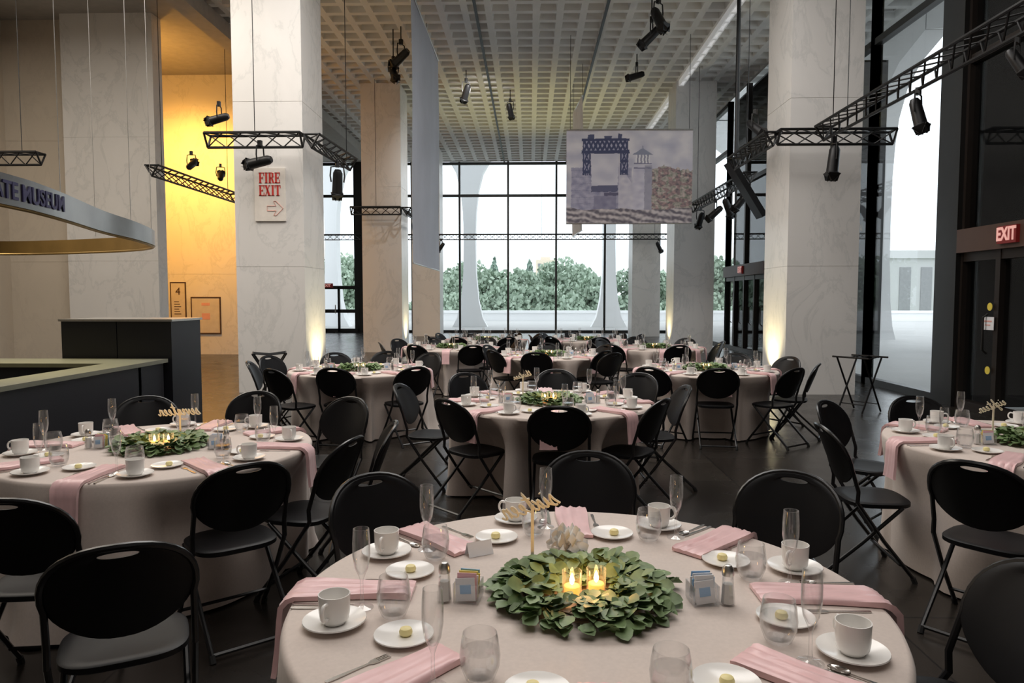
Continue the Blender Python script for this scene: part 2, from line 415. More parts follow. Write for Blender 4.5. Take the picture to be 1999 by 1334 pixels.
for k in range(7): MB().box(.6+k*1.9,1.6+k*1.9,-.06,0,3.2,7.4).build('window',M['farwin'],ob,False)
# ------------------------------------------------------------------ signs on walls
q=atY(527,380,Y1-.03)
fs_=empty('fire_exit_sign',q,0,'fire exit sign with red letters and arrow on the left marble column','sign')
MB().box(-.26,.26,0,.03,-.44,.44).build('panel',M['signp'],fs_,False)
def gl(ch):
    q=lambda a,b,c,d:[(a,c),(b,c),(b,d),(a,d)]
    S=q(.06,.26,0,1); sb=q(0,.34,0,.05)
    if ch=='F': return [S,sb,q(0,.6,.93,1),q(.53,.6,.70,1),q(.26,.45,.46,.54),q(.41,.46,.38,.62)],.66
    if ch=='E': return [S,q(0,.6,0,.07),q(.53,.6,0,.3),q(0,.6,.93,1),q(.53,.6,.70,1),q(.26,.45,.46,.54),q(.41,.46,.38,.62)],.66
    if ch=='I': return [q(.08,.28,0,1),q(0,.36,0,.05),q(0,.36,.95,1)],.42
    if ch=='R': return [S,sb,q(0,.46,.94,1),q(.38,.57,.56,.95),q(.2,.46,.47,.55),[(.28,.5),(.47,0),(.66,0),(.47,.5)]],.70
    if ch=='X': return [[(.02,1),(.24,1),(.62,0),(.40,0)],[(.5,1),(.57,1),(.1,0),(.03,0)],q(-.02,.3,.95,1),q(.42,.64,.95,1),q(-.03,.2,0,.05),q(.34,.68,0,.05)],.72
    return [q(.22,.42,0,1),q(.13,.51,0,.05),q(0,.64,.93,1),q(0,.06,.72,1),q(.58,.64,.72,1)],.66
def serif(word,hh,zc,parent,name):
    tot=sum(gl(c)[1] for c in word); m=MB(); x=-tot*hh*.86/2
    for i,c in enumerate(word):
        ps,ad=gl(c)
        for p in ps: m.prism([(x+a*hh*.86,zc+b*hh) for a,b in p],-.006-.0003*i,-.001)
        x+=ad*hh*.86
    return m.build(name,M['red'],parent,False)
serif('FIRE',.175,.19,fs_,'lettering'); serif('EXIT',.175,-.02,fs_,'lettering')
ar=[(-.05,-.19),(.1,-.19),(.06,-.11),(.10,-.11),(.22,-.23),(.10,-.35),(.06,-.35),(.1,-.27),(-.05,-.27)]
MB().tube([(x,-.004,z) for x,z in ar],.006,6,None,True).build('arrow',M['redpale'],fs_)
q=atY(348,590,20.37)
sg=empty('wall_sign',q,0,'narrow tan wall sign with a figure 4 in the amber lit recess','sign')
MB().box(-.20,.20,0,.03,-.55,.55).build('panel',M['tan'],sg,False)
MB().box(-.225,-.20,-.01,.03,-.575,.575).box(.20,.225,-.01,.03,-.575,.575).box(-.20,.20,-.01,.03,-.575,-.55).box(-.20,.20,-.01,.03,.55,.575).build('frame',M['frame'],sg,False)
vs,fs=text_data('4',.30,.003)
MB().add(vs,fs,Matrix.Translation((0,-.004,.30))@Matrix.Rotation(PI/2,4,'X')).build('lettering',M['frame'],sg,False)
m=MB()
for k in range(6): m.box(-.12,.02+.03*(k%3),-.003,0,.0-k*.07,.02-k*.07)
m.build('small_print',M['frame'],sg,False)
q=atY(402,616,20.37)
sg=empty('wall_sign',q,0,'square brown framed notice with red print in the amber recess','sign')
MB().box(-.40,.40,0,.02,-.50,.50).build('panel',M['tan'],sg,False)
MB().box(-.43,-.40,-.01,.03,-.53,.53).box(.40,.43,-.01,.03,-.53,.53).box(-.40,.40,-.01,.03,-.53,-.50).box(-.40,.40,-.01,.03,.50,.53).build('frame',M['frame'],sg,False)
MB().box(-.12,.12,-.004,0,.28,.36).box(-.12,.12,-.004,0,-.12,.06).build('red_print',M['redpale'],sg,False)
# ------------------------------------------------------------------ trusses and lamps
def truss(name_label,p0,p1,cables=()):
    p0=Vector(p0); p1=Vector(p1); d=(p1-p0); L=d.length; rz=math.atan2(d.y,d.x)
    e=empty('lighting_truss',p0,rz,name_label,'truss')
    a=[(0,-.13,.09),(0,.13,.09),(0,0,-.12)]
    for (x,y,z) in a: MB().tube([(0,y,z),(L,y,z)],.022,7).build('chord',M['black'],e)
    m=MB(); n=max(2,round(L/.28)); s=L/n
    for k in range(n):
        for (i,j) in ((0,1),(1,2),(2,0)):
            A,B=a[i],a[j]
            m.tube([(k*s,A[1],A[2]),((k+1)*s,B[1],B[2])],.011,5)
    for q in (0,L):
        for (i,j) in ((0,1),(1,2),(2,0)): m.tube([(q,a[i][1],a[i][2]),(q,a[j][1],a[j][2])],.018,5)
    m.build('lacing',M['black'],e)
    for c in cables: MB().tube([(c*L,0,.08),(c*L,0,ZC-p0.z)],.007,5).build('cable',M['black'],e)
    return e
ZT=4.16
truss('black truss across the front of the fire exit column',(-5.2,11.6,ZT),(-3.66,11.6,ZT),(.5,))
truss('short black truss running back along the right side of the fire exit column',(-3.52,11.62,ZT),(-3.42,13.7,ZT),(.9,))
truss('black truss in front of the amber lit recess at left',(-7.5,14.2,ZT),(-7.5,18.2,ZT),(.1,.9))
truss('black truss end at the far left edge above the curved metal sign',(-11.2,13,ZT),(-8.9,13,ZT),(.3,.85))
truss('black truss wrapped across the front of the second left column',(-5.2,20.9,ZT),(-3.75,20.9,ZT),(.5,))
truss('short black truss running back from the second left column',(-3.6,20.95,ZT),(-3.6,23.3,ZT),(.9,))
truss('black truss across the front of the right marble column',(3.9,11.6,ZT),(5.7,11.6,ZT),(.6,))
truss('short black truss running back along the left side of right column',(3.85,11.65,ZT),(3.85,13.8,ZT),(.9,))
truss('long black truss running toward the upper right corner',(4.5,11.3,ZT),(4.5,4.6,ZT),(.05,.8))
truss('black lamp laden truss right of the printed dam banner',(4.6,15.3,ZT),(4.6,20.6,ZT),(.05,.9))
truss('long thin truss spanning in front of the far end window',(-9.6,29.9,ZT),(5.9,29.9,ZT),(.05,.35,.65,.95))
def lamp(loc,tilt,rz,label,top=None,s=1,warm=False):
    e=empty('spotlight',loc,rz,label,'spotlight')
    Mt=Matrix.Rotation(tilt,4,'X')@Matrix.Scale(s,4)
    MB().lathe([(0,.20),(.05,.20),(.075,.15),(.08,0),(.085,-.17),(.098,-.18),(.098,-.20),(.08,-.20),(.08,-.15),(0,-.15)],16,Mt).build('housing',M['black'],e)
    MB().lathe([(0,-.16),(.078,-.16)],16,Mt).build('lens',M['lensw' if warm else 'lens'],e)
    MB().tube([Vector(p)*s for p in ((-.1,0,0),(-.115,0,.1),(-.1,0,.24),(0,0,.26),(.1,0,.24),(.115,0,.1),(.1,0,0))],.012*s,6).build('yoke',M['black'],e)
    for k in range(4):
        q=Mt@Matrix.Rotation(k*PI/2,4,'Z')@Matrix.Translation((0,.095,-.19))@Matrix.Rotation(R_(-35),4,'X')
        MB().box(-.08,.08,0,.006,-.13,0,q).build('barn_door',M['black'],e,False)
    tz=(top if top else ZT-.12)-loc[2]
    MB().box(-.03*s,.03*s,-.03*s,.03*s,.24*s,.34*s).tube([(0,0,.25*s),(0,0,max(tz,.3*s))],.014,6).build('clamp',M['black'],e)
    return e
Lz=ZT-.42
lamp((-4.35,11.6,Lz+.07),R_(80),R_(80),'long black spotlight above the FIRE EXIT sign',None,1.0)
lamp((-3.45,12.9,Lz-.05),R_(25),R_(20),'spotlight hanging beside the right edge of fire exit column',None,1.1,True)
lamp((-7.5,15.9,ZT+.40),R_(120),R_(0),'left of two lamps on the truss in the amber recess',ZT+.09,.9)
lamp((-7.5,17.4,ZT+.40),R_(120),R_(20),'right of two lamps on the truss in the amber recess',ZT+.09,.9)
lamp((-5.0,11.6,ZT+.34),R_(75),R_(90),'spotlight standing on the left end of the fire exit column truss',ZT+.09,.8)
lamp((-3.6,22.5,Lz),R_(30),R_(-30),'small spotlight at the second left column truss')
lamp((4.62,11.2,Lz-.02),R_(5),R_(90),'spotlight hanging straight down beside the right marble column',None,1.05)
lamp((4.5,8.6,Lz+.03),R_(-15),R_(40),'spotlight hanging under the long truss before the side window',None,.85)
lamp((4.5,6.9,Lz+.07),R_(-30),R_(40),'spotlight nearest the upper right corner on the long truss',None,.65)
lamp((3.85,12.6,ZT+.38),R_(-50),R_(40),'spotlight standing on the truss left of the right marble column',ZT+.09,.9)
lamp((4.6,15.9,Lz),R_(40),R_(60),'nearest lamp on the truss right of the dam banner',None,1.0)
lamp((4.6,17.0,Lz),R_(30),R_(-60),'second lamp on the truss right of the dam banner',None,1.0)
lamp((4.6,18.1,Lz),R_(50),R_(60),'third lamp on the truss right of the dam banner',None,1.0)
lamp((4.6,19.7,Lz),R_(40),R_(10),'farthest lamp on the truss right of the dam banner',None,1.0)
lamp((-3.7,29.9,Lz),R_(40),R_(70),'small lamp at left on the far end window truss',None,1,True)
lamp((5.3,29.9,Lz),R_(30),R_(-70),'small lamp at the right end of the far window truss')
def cl(px,py,z,s,tilt,rz,label,warm=False):
    lamp(at(px,py,z),tilt,rz,label,ZC,s,warm)
cl(783,112,7.2,1.2,R_(60),R_(60),'upper lamp of the pair hanging left of the tall narrow banner',True)
cl(768,142,6.9,1.1,R_(-40),R_(30),'lower lamp of the pair hanging left of the tall narrow banner')
cl(1285,36,7.3,1.25,R_(-30),R_(40),'upper lamp of the big ceiling pair near the white light trough')
cl(1272,70,7.1,1.15,R_(50),R_(70),'lower lamp of the big ceiling pair near the white light trough')
cl(910,180,7.3,1.1,R_(40),R_(30),'ceiling spotlight right of the tall narrow banner')
cl(996,215,7.3,1.0,R_(30),R_(-20),'small ceiling spotlight at the middle track')
cl(1243,148,7.35,1.0,R_(80),R_(70),'ceiling spotlight above the printed dam banner')
for x,l in ((-1.2,'thin dark ceiling track left of centre'),(1.65,'thin dark ceiling track right of centre')):
    tag(MB().box(x-.03,x+.03,12,YW,ZC-.04,ZC).build('ceiling_track',M['black'],None,False),l,'track')
q=atY(1455,370,14.6)
e=empty('hanging_display',q,R_(0),'slim black display tilted on a pole left of the right marble column','display')
MB().box(-.055,.055,-.2,.2,-.64,.64,Matrix.Rotation(R_(-32),4,'Y')).build('screen_case',M['plastic'],e,False)
MB().tube([(-.20,0,.36),(-.20,0,ZC-q.z)],.035,8).build('pole',M['black'],e)
# ------------------------------------------------------------------ banners
def banner(name,label,w,h,loc,rz,mat,colf=None,nx=2,nz=2,cords=()):
    e=empty(name,loc,rz,label,'banner')
    vs=[];fs=[]
    for j in range(nz+1):
        for i in range(nx+1):
            u,v=i/nx,j/nz
            vs.append((w*(u-.5),.015*math.sin(u*9)+.012*math.sin(v*7),h*v))
    for j in range(nz):
        for i in range(nx):
            a=j*(nx+1)+i; fs.append((a,a+1,a+nx+2,a+nx+1))
    o=MB().add(vs,fs).build('fabric',mat,e)
    if colf:
        ca=o.data.color_attributes.new('Col','FLOAT_COLOR','POINT'); arr=[]
        for j in range(nz+1):
            for i in range(nx+1): arr+=[*colf(i/nx,j/nz),1]
        ca.data.foreach_set('color',arr)
    MB().tube([(-w/2,0,h),(w/2,0,h)],.02,6).build('top_rod',M['chrome'],e)
    MB().tube([(-w/2,0,0),(w/2,0,0)],.014,6).build('bottom_rod',M['chrome'],e)
    for c in cords: MB().tube([(w*(c-.5),0,h),(w*(c-.5),0,ZC-loc[2])],.006,5).build('cord',M['black'],e)
pm=bpy.data.materials.new('painted_print'); pm.use_nodes=True; nt=pm.node_tree; b=nt.nodes['Principled BSDF']; b.inputs['Roughness'].default_value=.75
at_=nt.nodes.new('ShaderNodeAttribute'); at_.attribute_name='Col'; nt.links.new(at_.outputs['Color'],b.inputs['Base Color'])
def lerp(a,b,t):
    t=min(1,max(0,t)); return tuple(x+(y-x)*t for x,y in zip(a,b))
def dam(u0,v0):
    wob=noise.noise(Vector((u0*30,v0*30,1)))*.004
    u,v=u0+wob,v0-wob
    n=noise.noise(Vector((u*9,v*9,0))); n2=noise.noise(Vector((u*38,v*38,3))); n3=noise.noise(Vector((u*22,v*22,8))); n4=noise.noise(Vector((u*70,v*70,5)))
    c=lerp((.55,.53,.62),(.82,.77,.79),.5+n*.8+(v-.7)*.5+.15*n3)
    hill=.60+.05*n+.03*n2-.2*max(0,u-.85)
    if u>.60 and v<hill:
        t=n2*.6+n4*.5
        c=lerp((.14,.13,.15),(.52,.34,.32),.5+t) if n3>0 else lerp((.20,.23,.18),(.66,.54,.50),.5+t)
    inr=lambda a,b,cc,d: a<u<b and cc<v<d
    if inr(.04,.52,.10,.60):
        c=lerp((.30,.29,.42),(.54,.51,.61),.5+n3*.8+.2*n4)
        if abs((v*14)%1-.5)>.46: c=lerp(c,(.2,.2,.32),.5)
    if inr(.20,.41,.40,.75): c=lerp((.60,.58,.67),(.78,.74,.79),.5+n)
    if inr(.20,.41,.34,.41): c=(.14,.14,.23)
    if inr(.22,.40,.12,.30): c=lerp((.24,.23,.34),(.36,.34,.45),.5+n3)
    if inr(.30,.42,.30,.335): c=(.14,.13,.21)
    if .415<u<.53 and v<.66-(u-.415)*2.2 and v>.08: c=lerp((.55,.52,.62),(.72,.68,.73),.5+n3)
    for a,b2 in ((.130,.195),(.425,.490)):
        if inr(a,b2,.52,.90):
            c=(.07,.08,.16)
            uu=(u-a)/(b2-a); vv=(v*9)%1
            if abs(uu-.5)<.30 and abs(abs(uu-.5)*2.2-abs(vv-.5)*1.2)>.20 and abs(vv-.5)<.36: c=(.42,.40,.52)
    if inr(.12,.50,.75,.785) or inr(.12,.50,.885,.91): c=(.07,.08,.16)
    if inr(.14,.48,.785,.885):
        k=(u*28)%1; vv=(v-.785)/.1
        c=(.07,.08,.16) if abs(k-vv)<.26 or abs(1-k-vv)<.26 else (.50,.48,.6)
    if inr(.17,.22,.91,.955) or inr(.30,.36,.91,.94) or inr(.41,.44,.91,.96): c=(.10,.11,.2)
    if inr(.53,.68,.12,.62):
        c=lerp((.52,.49,.60),(.74,.70,.76),.5+n3*.6)
        if u>.62: c=lerp(c,(.22,.21,.28),.55)
    if inr(.535,.675,.585,.60) or inr(.535,.675,.635,.645): c=(.25,.24,.34)
    if inr(.55,.66,.645,.735): c=(.84,.81,.82) if int(u*75)%2 else (.34,.32,.40)
    if .735<v<.80 and abs(u-.605)<.075*(.80-v)/.065+.006: c=(.30,.31,.40)
    if abs(u-.605)<.003 and .8<v<.83: c=(.28,.29,.38)
    if v<.16+.03*n:
        c=lerp((.16,.14,.17),(.66,.59,.59),.45+n2*.7+.45*math.sin((v+u*.22+n*.03)*95))
    return c
yb=17.6
pa=atY(1105,437,yb); pb=atY(1353,253,yb)
banner('printed_banner','hanging banner printed with a lilac toned dam and lock gate scene',pb.x-pa.x,pb.z-pa.z,((pa.x+pb.x)/2,yb,pa.z),0,pm,dam,300,220,(.03,.97))
nearY,farY=14.6,18.9; xb_=-2.38; zbt=2.33
banner('narrow_banner','tall grey blue cloud printed banner hanging almost edge on',farY-nearY,5.42,(xb_,(nearY+farY)/2,zbt),PI/2,M['skyprint'],None,30,20,(.03,.5,.97))
banner('edge_banner','thin white banner seen edge on behind left side of dam banner',2.0,3.6,(1.33,20.6,3.45),R_(94),M['white'],None,10,10,(.05,.95))
# ------------------------------------------------------------------ bar and ring sign
br=empty('bar_counter',(-4.0,6.2,0),0,'black bar counter with dim yellowish metal top at the left','bar')
def wb(m,x0,x1,y0,y1,z0,z1): return m.box(x0+4.0,x1+4.0,y0-6.2,y1-6.2,z0,z1)
m=MB(); wb(m,-4.28,-4.03,4.4,7.3,0,.91); wb(m,-7.2,-4.03,7.25,7.75,0,.91); m.build('body',M['bar'],br,False)
m=MB(); wb(m,-4.36,-4.0,4.3,7.8,.91,.95); wb(m,-7.2,-4.36,7.2,7.8,.91,.95); m.build('countertop',M['bartop'],br,False)
m=MB(); wb(m,-4.7,-4.3,4.4,7.2,.5,.54); m.build('inner_shelf',M['bar'],br,False)
bk=empty('bar_cabinet',(-4.6,8.2,0),0,'tall black cabinet with thin grey top behind the bar counter','cabinet')
MB().box(-.62,0,-.35,.35,0,1.36).build('body',M['bar'],bk,False)
MB().box(.01,.62,-.35,.35,0,1.36).build('side_body',M['bar'],bk,False)
MB().box(-.64,.64,-.37,.37,1.36,1.385).build('top',M['chrome'],bk,False)
rp=crom([(-3.45,2.9,0),(-3.45,4.2,0),(-3.58,5.3,0),(-3.80,6.3,0),(-3.86,7.0,0),(-4.02,7.6,0),(-4.5,8.1,0),(-5.3,8.5,0),(-6.4,8.8,0),(-7.4,8.6,0)],8)
rs=empty('curved_sign',(-3.9,6,2.23),0,'curved brushed metal ribbon sign reading STATE MUSEUM above the bar','sign')
off=Vector((3.9,-6,0))
kk=lambda i: max(0,min(1,(i-14)/24))
for part,s0,s1,mt in (('metal_band',.010,.02,'band'),('brass_lining',0,.0095,'brass')):
    m=MB(); vs=[];fs=[]
    for i,p in enumerate(rp):
        t=(rp[min(i+1,len(rp)-1)]-rp[max(i-1,0)]).normalized(); nrm=Vector((t.y,-t.x,0))
        q=p+off; k=kk(i)
        zlo=.01-.07*k; zh=.205-.05*k
        for s_ in (s0,s1):
            for z in (zlo,zlo+zh): vs.append(q+nrm*s_+Vector((0,0,z)))
    for i in range(len(rp)-1):
        a=i*4;b2=a+4
        fs+=[(a,b2,b2+1,a+1),(a+2,a+3,b2+3,b2+2),(a+1,b2+1,b2+3,a+3),(a,a+2,b2+2,b2)]
    m.add(vs,fs).build(part,M[mt],rs)
m=MB(); m.tube([p+off+Vector((0,0,.002-.07*kk(i))) for i,p in enumerate(rp)],.013,6); m.build('brass_edge',M['brass'],rs)
vs,fs=text_data('STATE MUSEUM',.165,.004,.003,.95)
cum=[0]
for a,b2 in zip(rp,rp[1:]): cum.append(cum[-1]+(b2-a).length)
def onpath(s):
    for i in range(len(cum)-1):
        if cum[i]<=s<=cum[i+1]:
            k=(s-cum[i])/(cum[i+1]-cum[i]); p=rp[i].lerp(rp[i+1],k); t=(rp[i+1]-rp[i]).normalized(); return p,Vector((t.y,-t.x,0))
    return rp[-1],Vector((1,0,0))
tv=[]
smid=2.06
for (x,y,z) in vs:
    p,nrm=onpath(smid+x); tv.append(p+off+nrm*(.024+z)+Vector((0,0,.105+y)))
MB().add(tv,fs).build('lettering',M['navy'],rs,False)
for s in (1.2,2.6,4.0,4.9,6.2):
    p,_=onpath(s); q=p+off; MB().tube([(q.x,q.y,.12),(q.x,q.y,ZC-2.23)],.003,5).build('wire',M['chrome'],rs)
m=MB()
for s in (5.9,7.2):
    p,n_=onpath(s); q=p+off+n_*.08; m.lathe([(0,.0),(.018,.0),(.025,.05),(.012,.08),(0,.08)],10,Matrix.Translation(q))
m.build('bulb',M['lensw'],rs)
# ------------------------------------------------------------------ chairs
def chair_proto():
    r=empty('folding_chair')
    by=lambda z:-.115-(z-.50)*.38
    cv=lambda x:.05*(x/.22)**2
    N=40; cz=.695
    def outer(th,k=1):
        c,s=math.cos(th),math.sin(th)
        x=.218*k*math.copysign(abs(c)**.86,c); z=cz+.168*k*math.copysign(abs(s)**.9,s)
        if s<0: x*=1-.16*s*s
        return x,z
    vs=[];fs=[]
    ts=(0,.25,.6,.93,1)
    for side in (1,-1):
        for t in ts:
            for k in range(N):
                th=2*PI*k/N; ox,oz=outer(th); ix,iz=.058*math.cos(th),.834+.010*math.sin(th)
                x,z=ix+(ox-ix)*t,iz+(oz-iz)*t
                vs.append((x,by(z)+cv(x)+side*(.009 if 0<t<1 else .004),z))
    L=len(ts)
    for i in range(L-1):
        for k in range(N):
            k2=(k+1)%N; a=i*N; o=L*N
            fs.append((a+k,a+N+k,a+N+k2,a+k2)); fs.append((o+a+k,o+a+k2,o+a+N+k2,o+a+N+k))
    for k in range(N):
        k2=(k+1)%N; o=L*N; e=(L-1)*N
        fs.append((k,k2,o+k2,o+k)); fs.append((e+k,o+e+k,o+e+k2,e+k2))
    MB().add(vs,fs).build('backrest',M['plastic'],r,True,50)
    path=[(-.214,by(.45),.45),(-.214,by(.52)+.03,.52)]
    for k in range(0,21):
        th=PI+R_(14)-k/20*(PI+R_(28)); x,z=outer(th,1.01); path.append((x,by(z)+cv(x)-.006,z))
    path+=[(.214,by(.52)+.03,.52),(.214,by(.45),.45)]
    MB().tube(path,.0115,8).build('back_frame',M['tubing'],r)
    for s in (-1,1):
        l=MB().tube([(s*.214,by(.45),.455),(s*.216,.05,.24),(s*.216,.222,.022)],.0115,8).build('front_leg',M['tubing'],r)
        MB().tube([(s*.216,.214,.032),(s*.216,.228,.0)],.015,8).build('rubber_foot',M['rubber'],l)
        l=MB().tube([(s*.188,.16,.425),(s*.188,-.05,.22),(s*.188,-.272,.022)],.0115,8).build('rear_leg',M['tubing'],r)
        MB().tube([(s*.188,-.262,.032),(s*.188,-.279,.0)],.015,8).build('rubber_foot',M['rubber'],l)
    MB().tube([(-.216,.145,.105),(.216,.145,.105)],.009,6).build('stretcher',M['tubing'],r)
    MB().tube([(-.188,-.262,.03),(.188,-.262,.03)],.0105,6).build('stretcher',M['tubing'],r)
    vs=[];fs=[]; cy=.055
    rings=(.35,.75,.95,1.0)
    for side in (1,-1):
        vs.append((0,cy,.437 if side>0 else .418))
        for t in rings:
            for k in range(N):
                th=2*PI*k/N; c,s=math.cos(th),math.sin(th)
                x=.2*t*math.copysign(abs(c)**.6,c); y=cy+.185*t*math.copysign(abs(s)**.6,s)
                z=(.437+.012*t*t if side>0 else .418) if t<1 else (.443 if side>0 else .424)
                vs.append((x,y,z))
    o2=1+len(rings)*N
    for side,o in ((1,0),(-1,o2)):
        for k in range(N):
            k2=(k+1)%N
            f=(o,o+1+k,o+1+k2); fs.append(f if side>0 else f[::-1])
            for i in range(len(rings)-1):
                a=o+1+i*N; f=(a+k,a+N+k,a+N+k2,a+k2); fs.append(f if side>0 else f[::-1])
    e=1+(len(rings)-1)*N
    for k in range(N): k2=(k+1)%N; fs.append((e+k,o2+e+k,o2+e+k2,e+k2))
    MB().add(vs,fs).build('seat',M['plastic'],r,True,50)
    return r
CH=Proto(chair_proto(),'chair')
RT=.84
def tc(px,py): p=at(px,py,.75); return (p.x,p.y)
TB={
'A':dict(c=tc(1140,1165),d='the front table numbered sixteen',lvl=3),
'B':dict(c=tc(316,874),d='the left table numbered seventeen',lvl=3),
'C':dict(c=tc(1072,786),d='the centre table of the second row',lvl=3),
'D':dict(c=tc(2030,866),d='the table at the right edge',lvl=3),
'E':dict(c=tc(703,722),d='the table beside the fire exit column',lvl=2),
'F':dict(c=tc(1378,722),d='the table beside the right marble column',lvl=2),
'G':dict(c=tc(1072,694),d='the centre table of the fourth row',lvl=2),
'H':dict(c=tc(882,679),d='the left table of the fifth row',lvl=1),
'I':dict(c=tc(1278,679),d='the right table of the fifth row',lvl=1),
'J':dict(c=tc(950,664),d='the far left table by the end window',lvl=1),
'K':dict(c=tc(1145,664),d='the far right table by the end window',lvl=1)}
chairs={
'A':[(720,930),(1148,885),(1552,925),(2055,1115)],
'B':[(230,1068,118),(0,978),(487,908),(692,857),(772,826),(688,778),(505,766),(285,776)],
'C':[(1090,793),(868,781),(1298,781),(1343,755),(1250,730),(1085,723),(904,730),(776,752)],
'D':[(1900,905),(1600,830),(1607,785),(1782,776)],
'E':[(648,720),(528,722),(813,718),(484,707),(522,696),(652,690),(756,687),(843,690)],
'F':[(1405,721),(1266,718),(1558,720),(1600,711),(1544,698),(1438,691)],
'G':[(966,684),(1057,685),(1155,684),(1200,690)],
}
SN=['right','back right','back','back left','left','front left','front','front right']
cr=random.Random(11)
dents={}
for k,T in TB.items():
    cx,cy=T['c']; pos=[]
    if k in chairs:
        for c_ in chairs[k]:
            p=at(c_[0],c_[1],.862); pos.append((p.x,p.y,c_[2] if len(c_)>2 else None))
        if k=='G':
            for a in (35,90,150): pos.append((cx+1.15*math.cos(R_(a)),cy+1.15*math.sin(R_(a)),None))
    else:
        for q in range(8):
            a=R_(q*45+cr.uniform(-8,8)+ (20 if k in 'HJ' else 5)); d=1.12+cr.random()*.15
            pos.append((cx+d*math.cos(a),cy+d*math.sin(a),None))
    dl=[]; used=set(); info=[]
    for (x,y,fo) in pos:
        a=math.atan2(y-cy,x-cx); D=max(math.hypot(x-cx,y-cy),1.0)
        info.append((a,D,fo))
    order=sorted(range(len(info)),key=lambda i:abs(((math.degrees(info[i][0])/45)%1)-.5),reverse=True)
    sec={}
    for i in order:
        g=math.degrees(info[i][0])/45
        best=min((s for s in range(8) if s not in used),key=lambda s:abs((g-s+4)%8-4)); used.add(best); sec[i]=best
    for i,(a,D,fo) in enumerate(info):
        x,y=cx+D*math.cos(a),cy+D*math.sin(a)
        f=a+PI+R_(cr.uniform(-7,7))
        if fo is not None: f=R_(fo)
        o=(x+.25*math.cos(f),y+.25*math.sin(f),0)
        CH.put(o,f-PI/2,f'black folding chair, {SN[sec[i]]} side of {T["d"]}','black folding chairs around the tables')
        dl.append((a,D))
    dents[k]=dl
# ------------------------------------------------------------------ tables
def cloth(R,seed,dl):
    rnd=random.Random(seed); n=160; ph=[rnd.random()*6.28 for _ in range(4)]
    vs=[(0,0,.752)];rows=[]
    def ring(r,z): return [(r*math.cos(2*PI*k/n),r*math.sin(2*PI*k/n),z) for k in range(n)]
    pts=[ring(R*.5,.752),ring(R-.012,.752),ring(R-.002,.748)]
    ns=11
    for q in range(ns):
        s=(q+.3)/(ns-.7); z=.742*(1-s)+.012
        rg=[]
        for k in range(n):
            th=2*PI*k/n
            fold=.5*math.sin(11*th+ph[0]+.6*math.sin(3*th))+.3*math.sin(17*th+ph[1])+.25*math.sin(6*th+ph[2])
            r=R+.004+s**1.15*(.075+.068*fold)+(.02*(s>.97))
            h=min(1,max(0,(.72-z)/.22))
            for (a,D) in dl:
                lat=abs((th-a+PI)%(2*PI)-PI)*R
                if lat<.42:
                    w=1 if lat<.26 else (1-(lat-.26)/.16)**1.5
                    lim=max(.35,D-.535)
                    if lim<r: r=r+w*h*(lim-r)
            rg.append((r*math.cos(th),r*math.sin(th),z))
        pts.append(rg)
    fs=[]
    for rg in pts: rows.append(len(vs)); vs+=rg
    for k in range(n): fs.append((0,rows[0]+k,rows[0]+(k+1)%n))
    for a,b in zip(rows,rows[1:]):
        for k in range(n): fs.append((a+k,b+k,b+(k+1)%n,a+(k+1)%n))
    return MB().add(vs,fs)
for i,(k,T) in enumerate(TB.items()):
    cx,cy=T['c']
    e=empty('banquet_table',(cx,cy,0),0,'round table in floor length champagne cloth, '+T['d'],'table','round banquet tables')
    cloth(RT,i+3,dents[k]).build('tablecloth',M['cloth'],e,True,70)
    MB().lathe([(0,.72),(.8,.72),(.8,.745),(0,.745)],32).build('tabletop',M['wood'],e)
    MB().lathe([(.03,.0),(.03,.72)],12).lathe([(0,.0),(.28,.0),(.26,.03),(.03,.04)],20).build('pedestal',M['tubing'],e)
ZT_=.7535
def cup():
    r=empty('coffee_cup')
    MB().lathe([(0,0),(.028,0),(.03,.004),(.038,.012),(.0405,.03),(.042,.078),(.0395,.078),(.038,.03),(.03,.012),(0,.01)],28).build('body',M['china'],r)
    MB().tube(crom([(.040,0,.064),(.058,0,.066),(.068,0,.052),(.066,0,.034),(.054,0,.024),(.040,0,.024)],4),.0048,7).build('handle',M['china'],r)
    return r
CUP=Proto(cup(),'cup')
SAU=Proto(MB().lathe([(0,0),(.045,0),(.048,.003),(.084,.015),(.083,.018),(.046,.0065),(.03,.005),(0,.005)],32).build('saucer',M['china']),'saucer')
PLT=Proto(MB().lathe([(0,0),(.05,0),(.055,.003),(.077,.012),(.076,.0145),(.052,.006),(0,.005)],32).build('bread_plate',M['china']),'plate')
BUT=Proto(MB().lathe([(0,0),(.012,.0),(.0165,.004),(.0175,.010),(.014,.018),(.007,.021),(0,.0215)],14).build('butter_pat',M['butter']),'butter')
def wglass():
    r=empty('water_glass')
    MB().lathe([(0,0),(.026,0),(.033,.006),(.044,.035),(.0465,.06),(.043,.09),(.039,.112),(.0375,.112),(.0415,.09),(.0445,.06),(.042,.036),(.031,.012),(0,.010)],28).build('bowl',M['glass'],r)
    MB().lathe([(0,.0115),(.030,.0135),(.041,.037),(.0435,.06),(.0425,.072),(0,.072)],24).build('water',M['water'],r)
    return r
GLS=Proto(wglass(),'glass')
FLU=Proto(MB().lathe([(0,0),(.032,0),(.032,.002),(.007,.008),(.0045,.03),(.0045,.078),(.009,.092),(.019,.115),(.0245,.15),(.0245,.19),(.022,.226),(.0206,.226),(.023,.19),(.023,.15),(.0178,.117),(.007,.097),(0,.093)],24).build('champagne_flute',M['glass']),'glass')
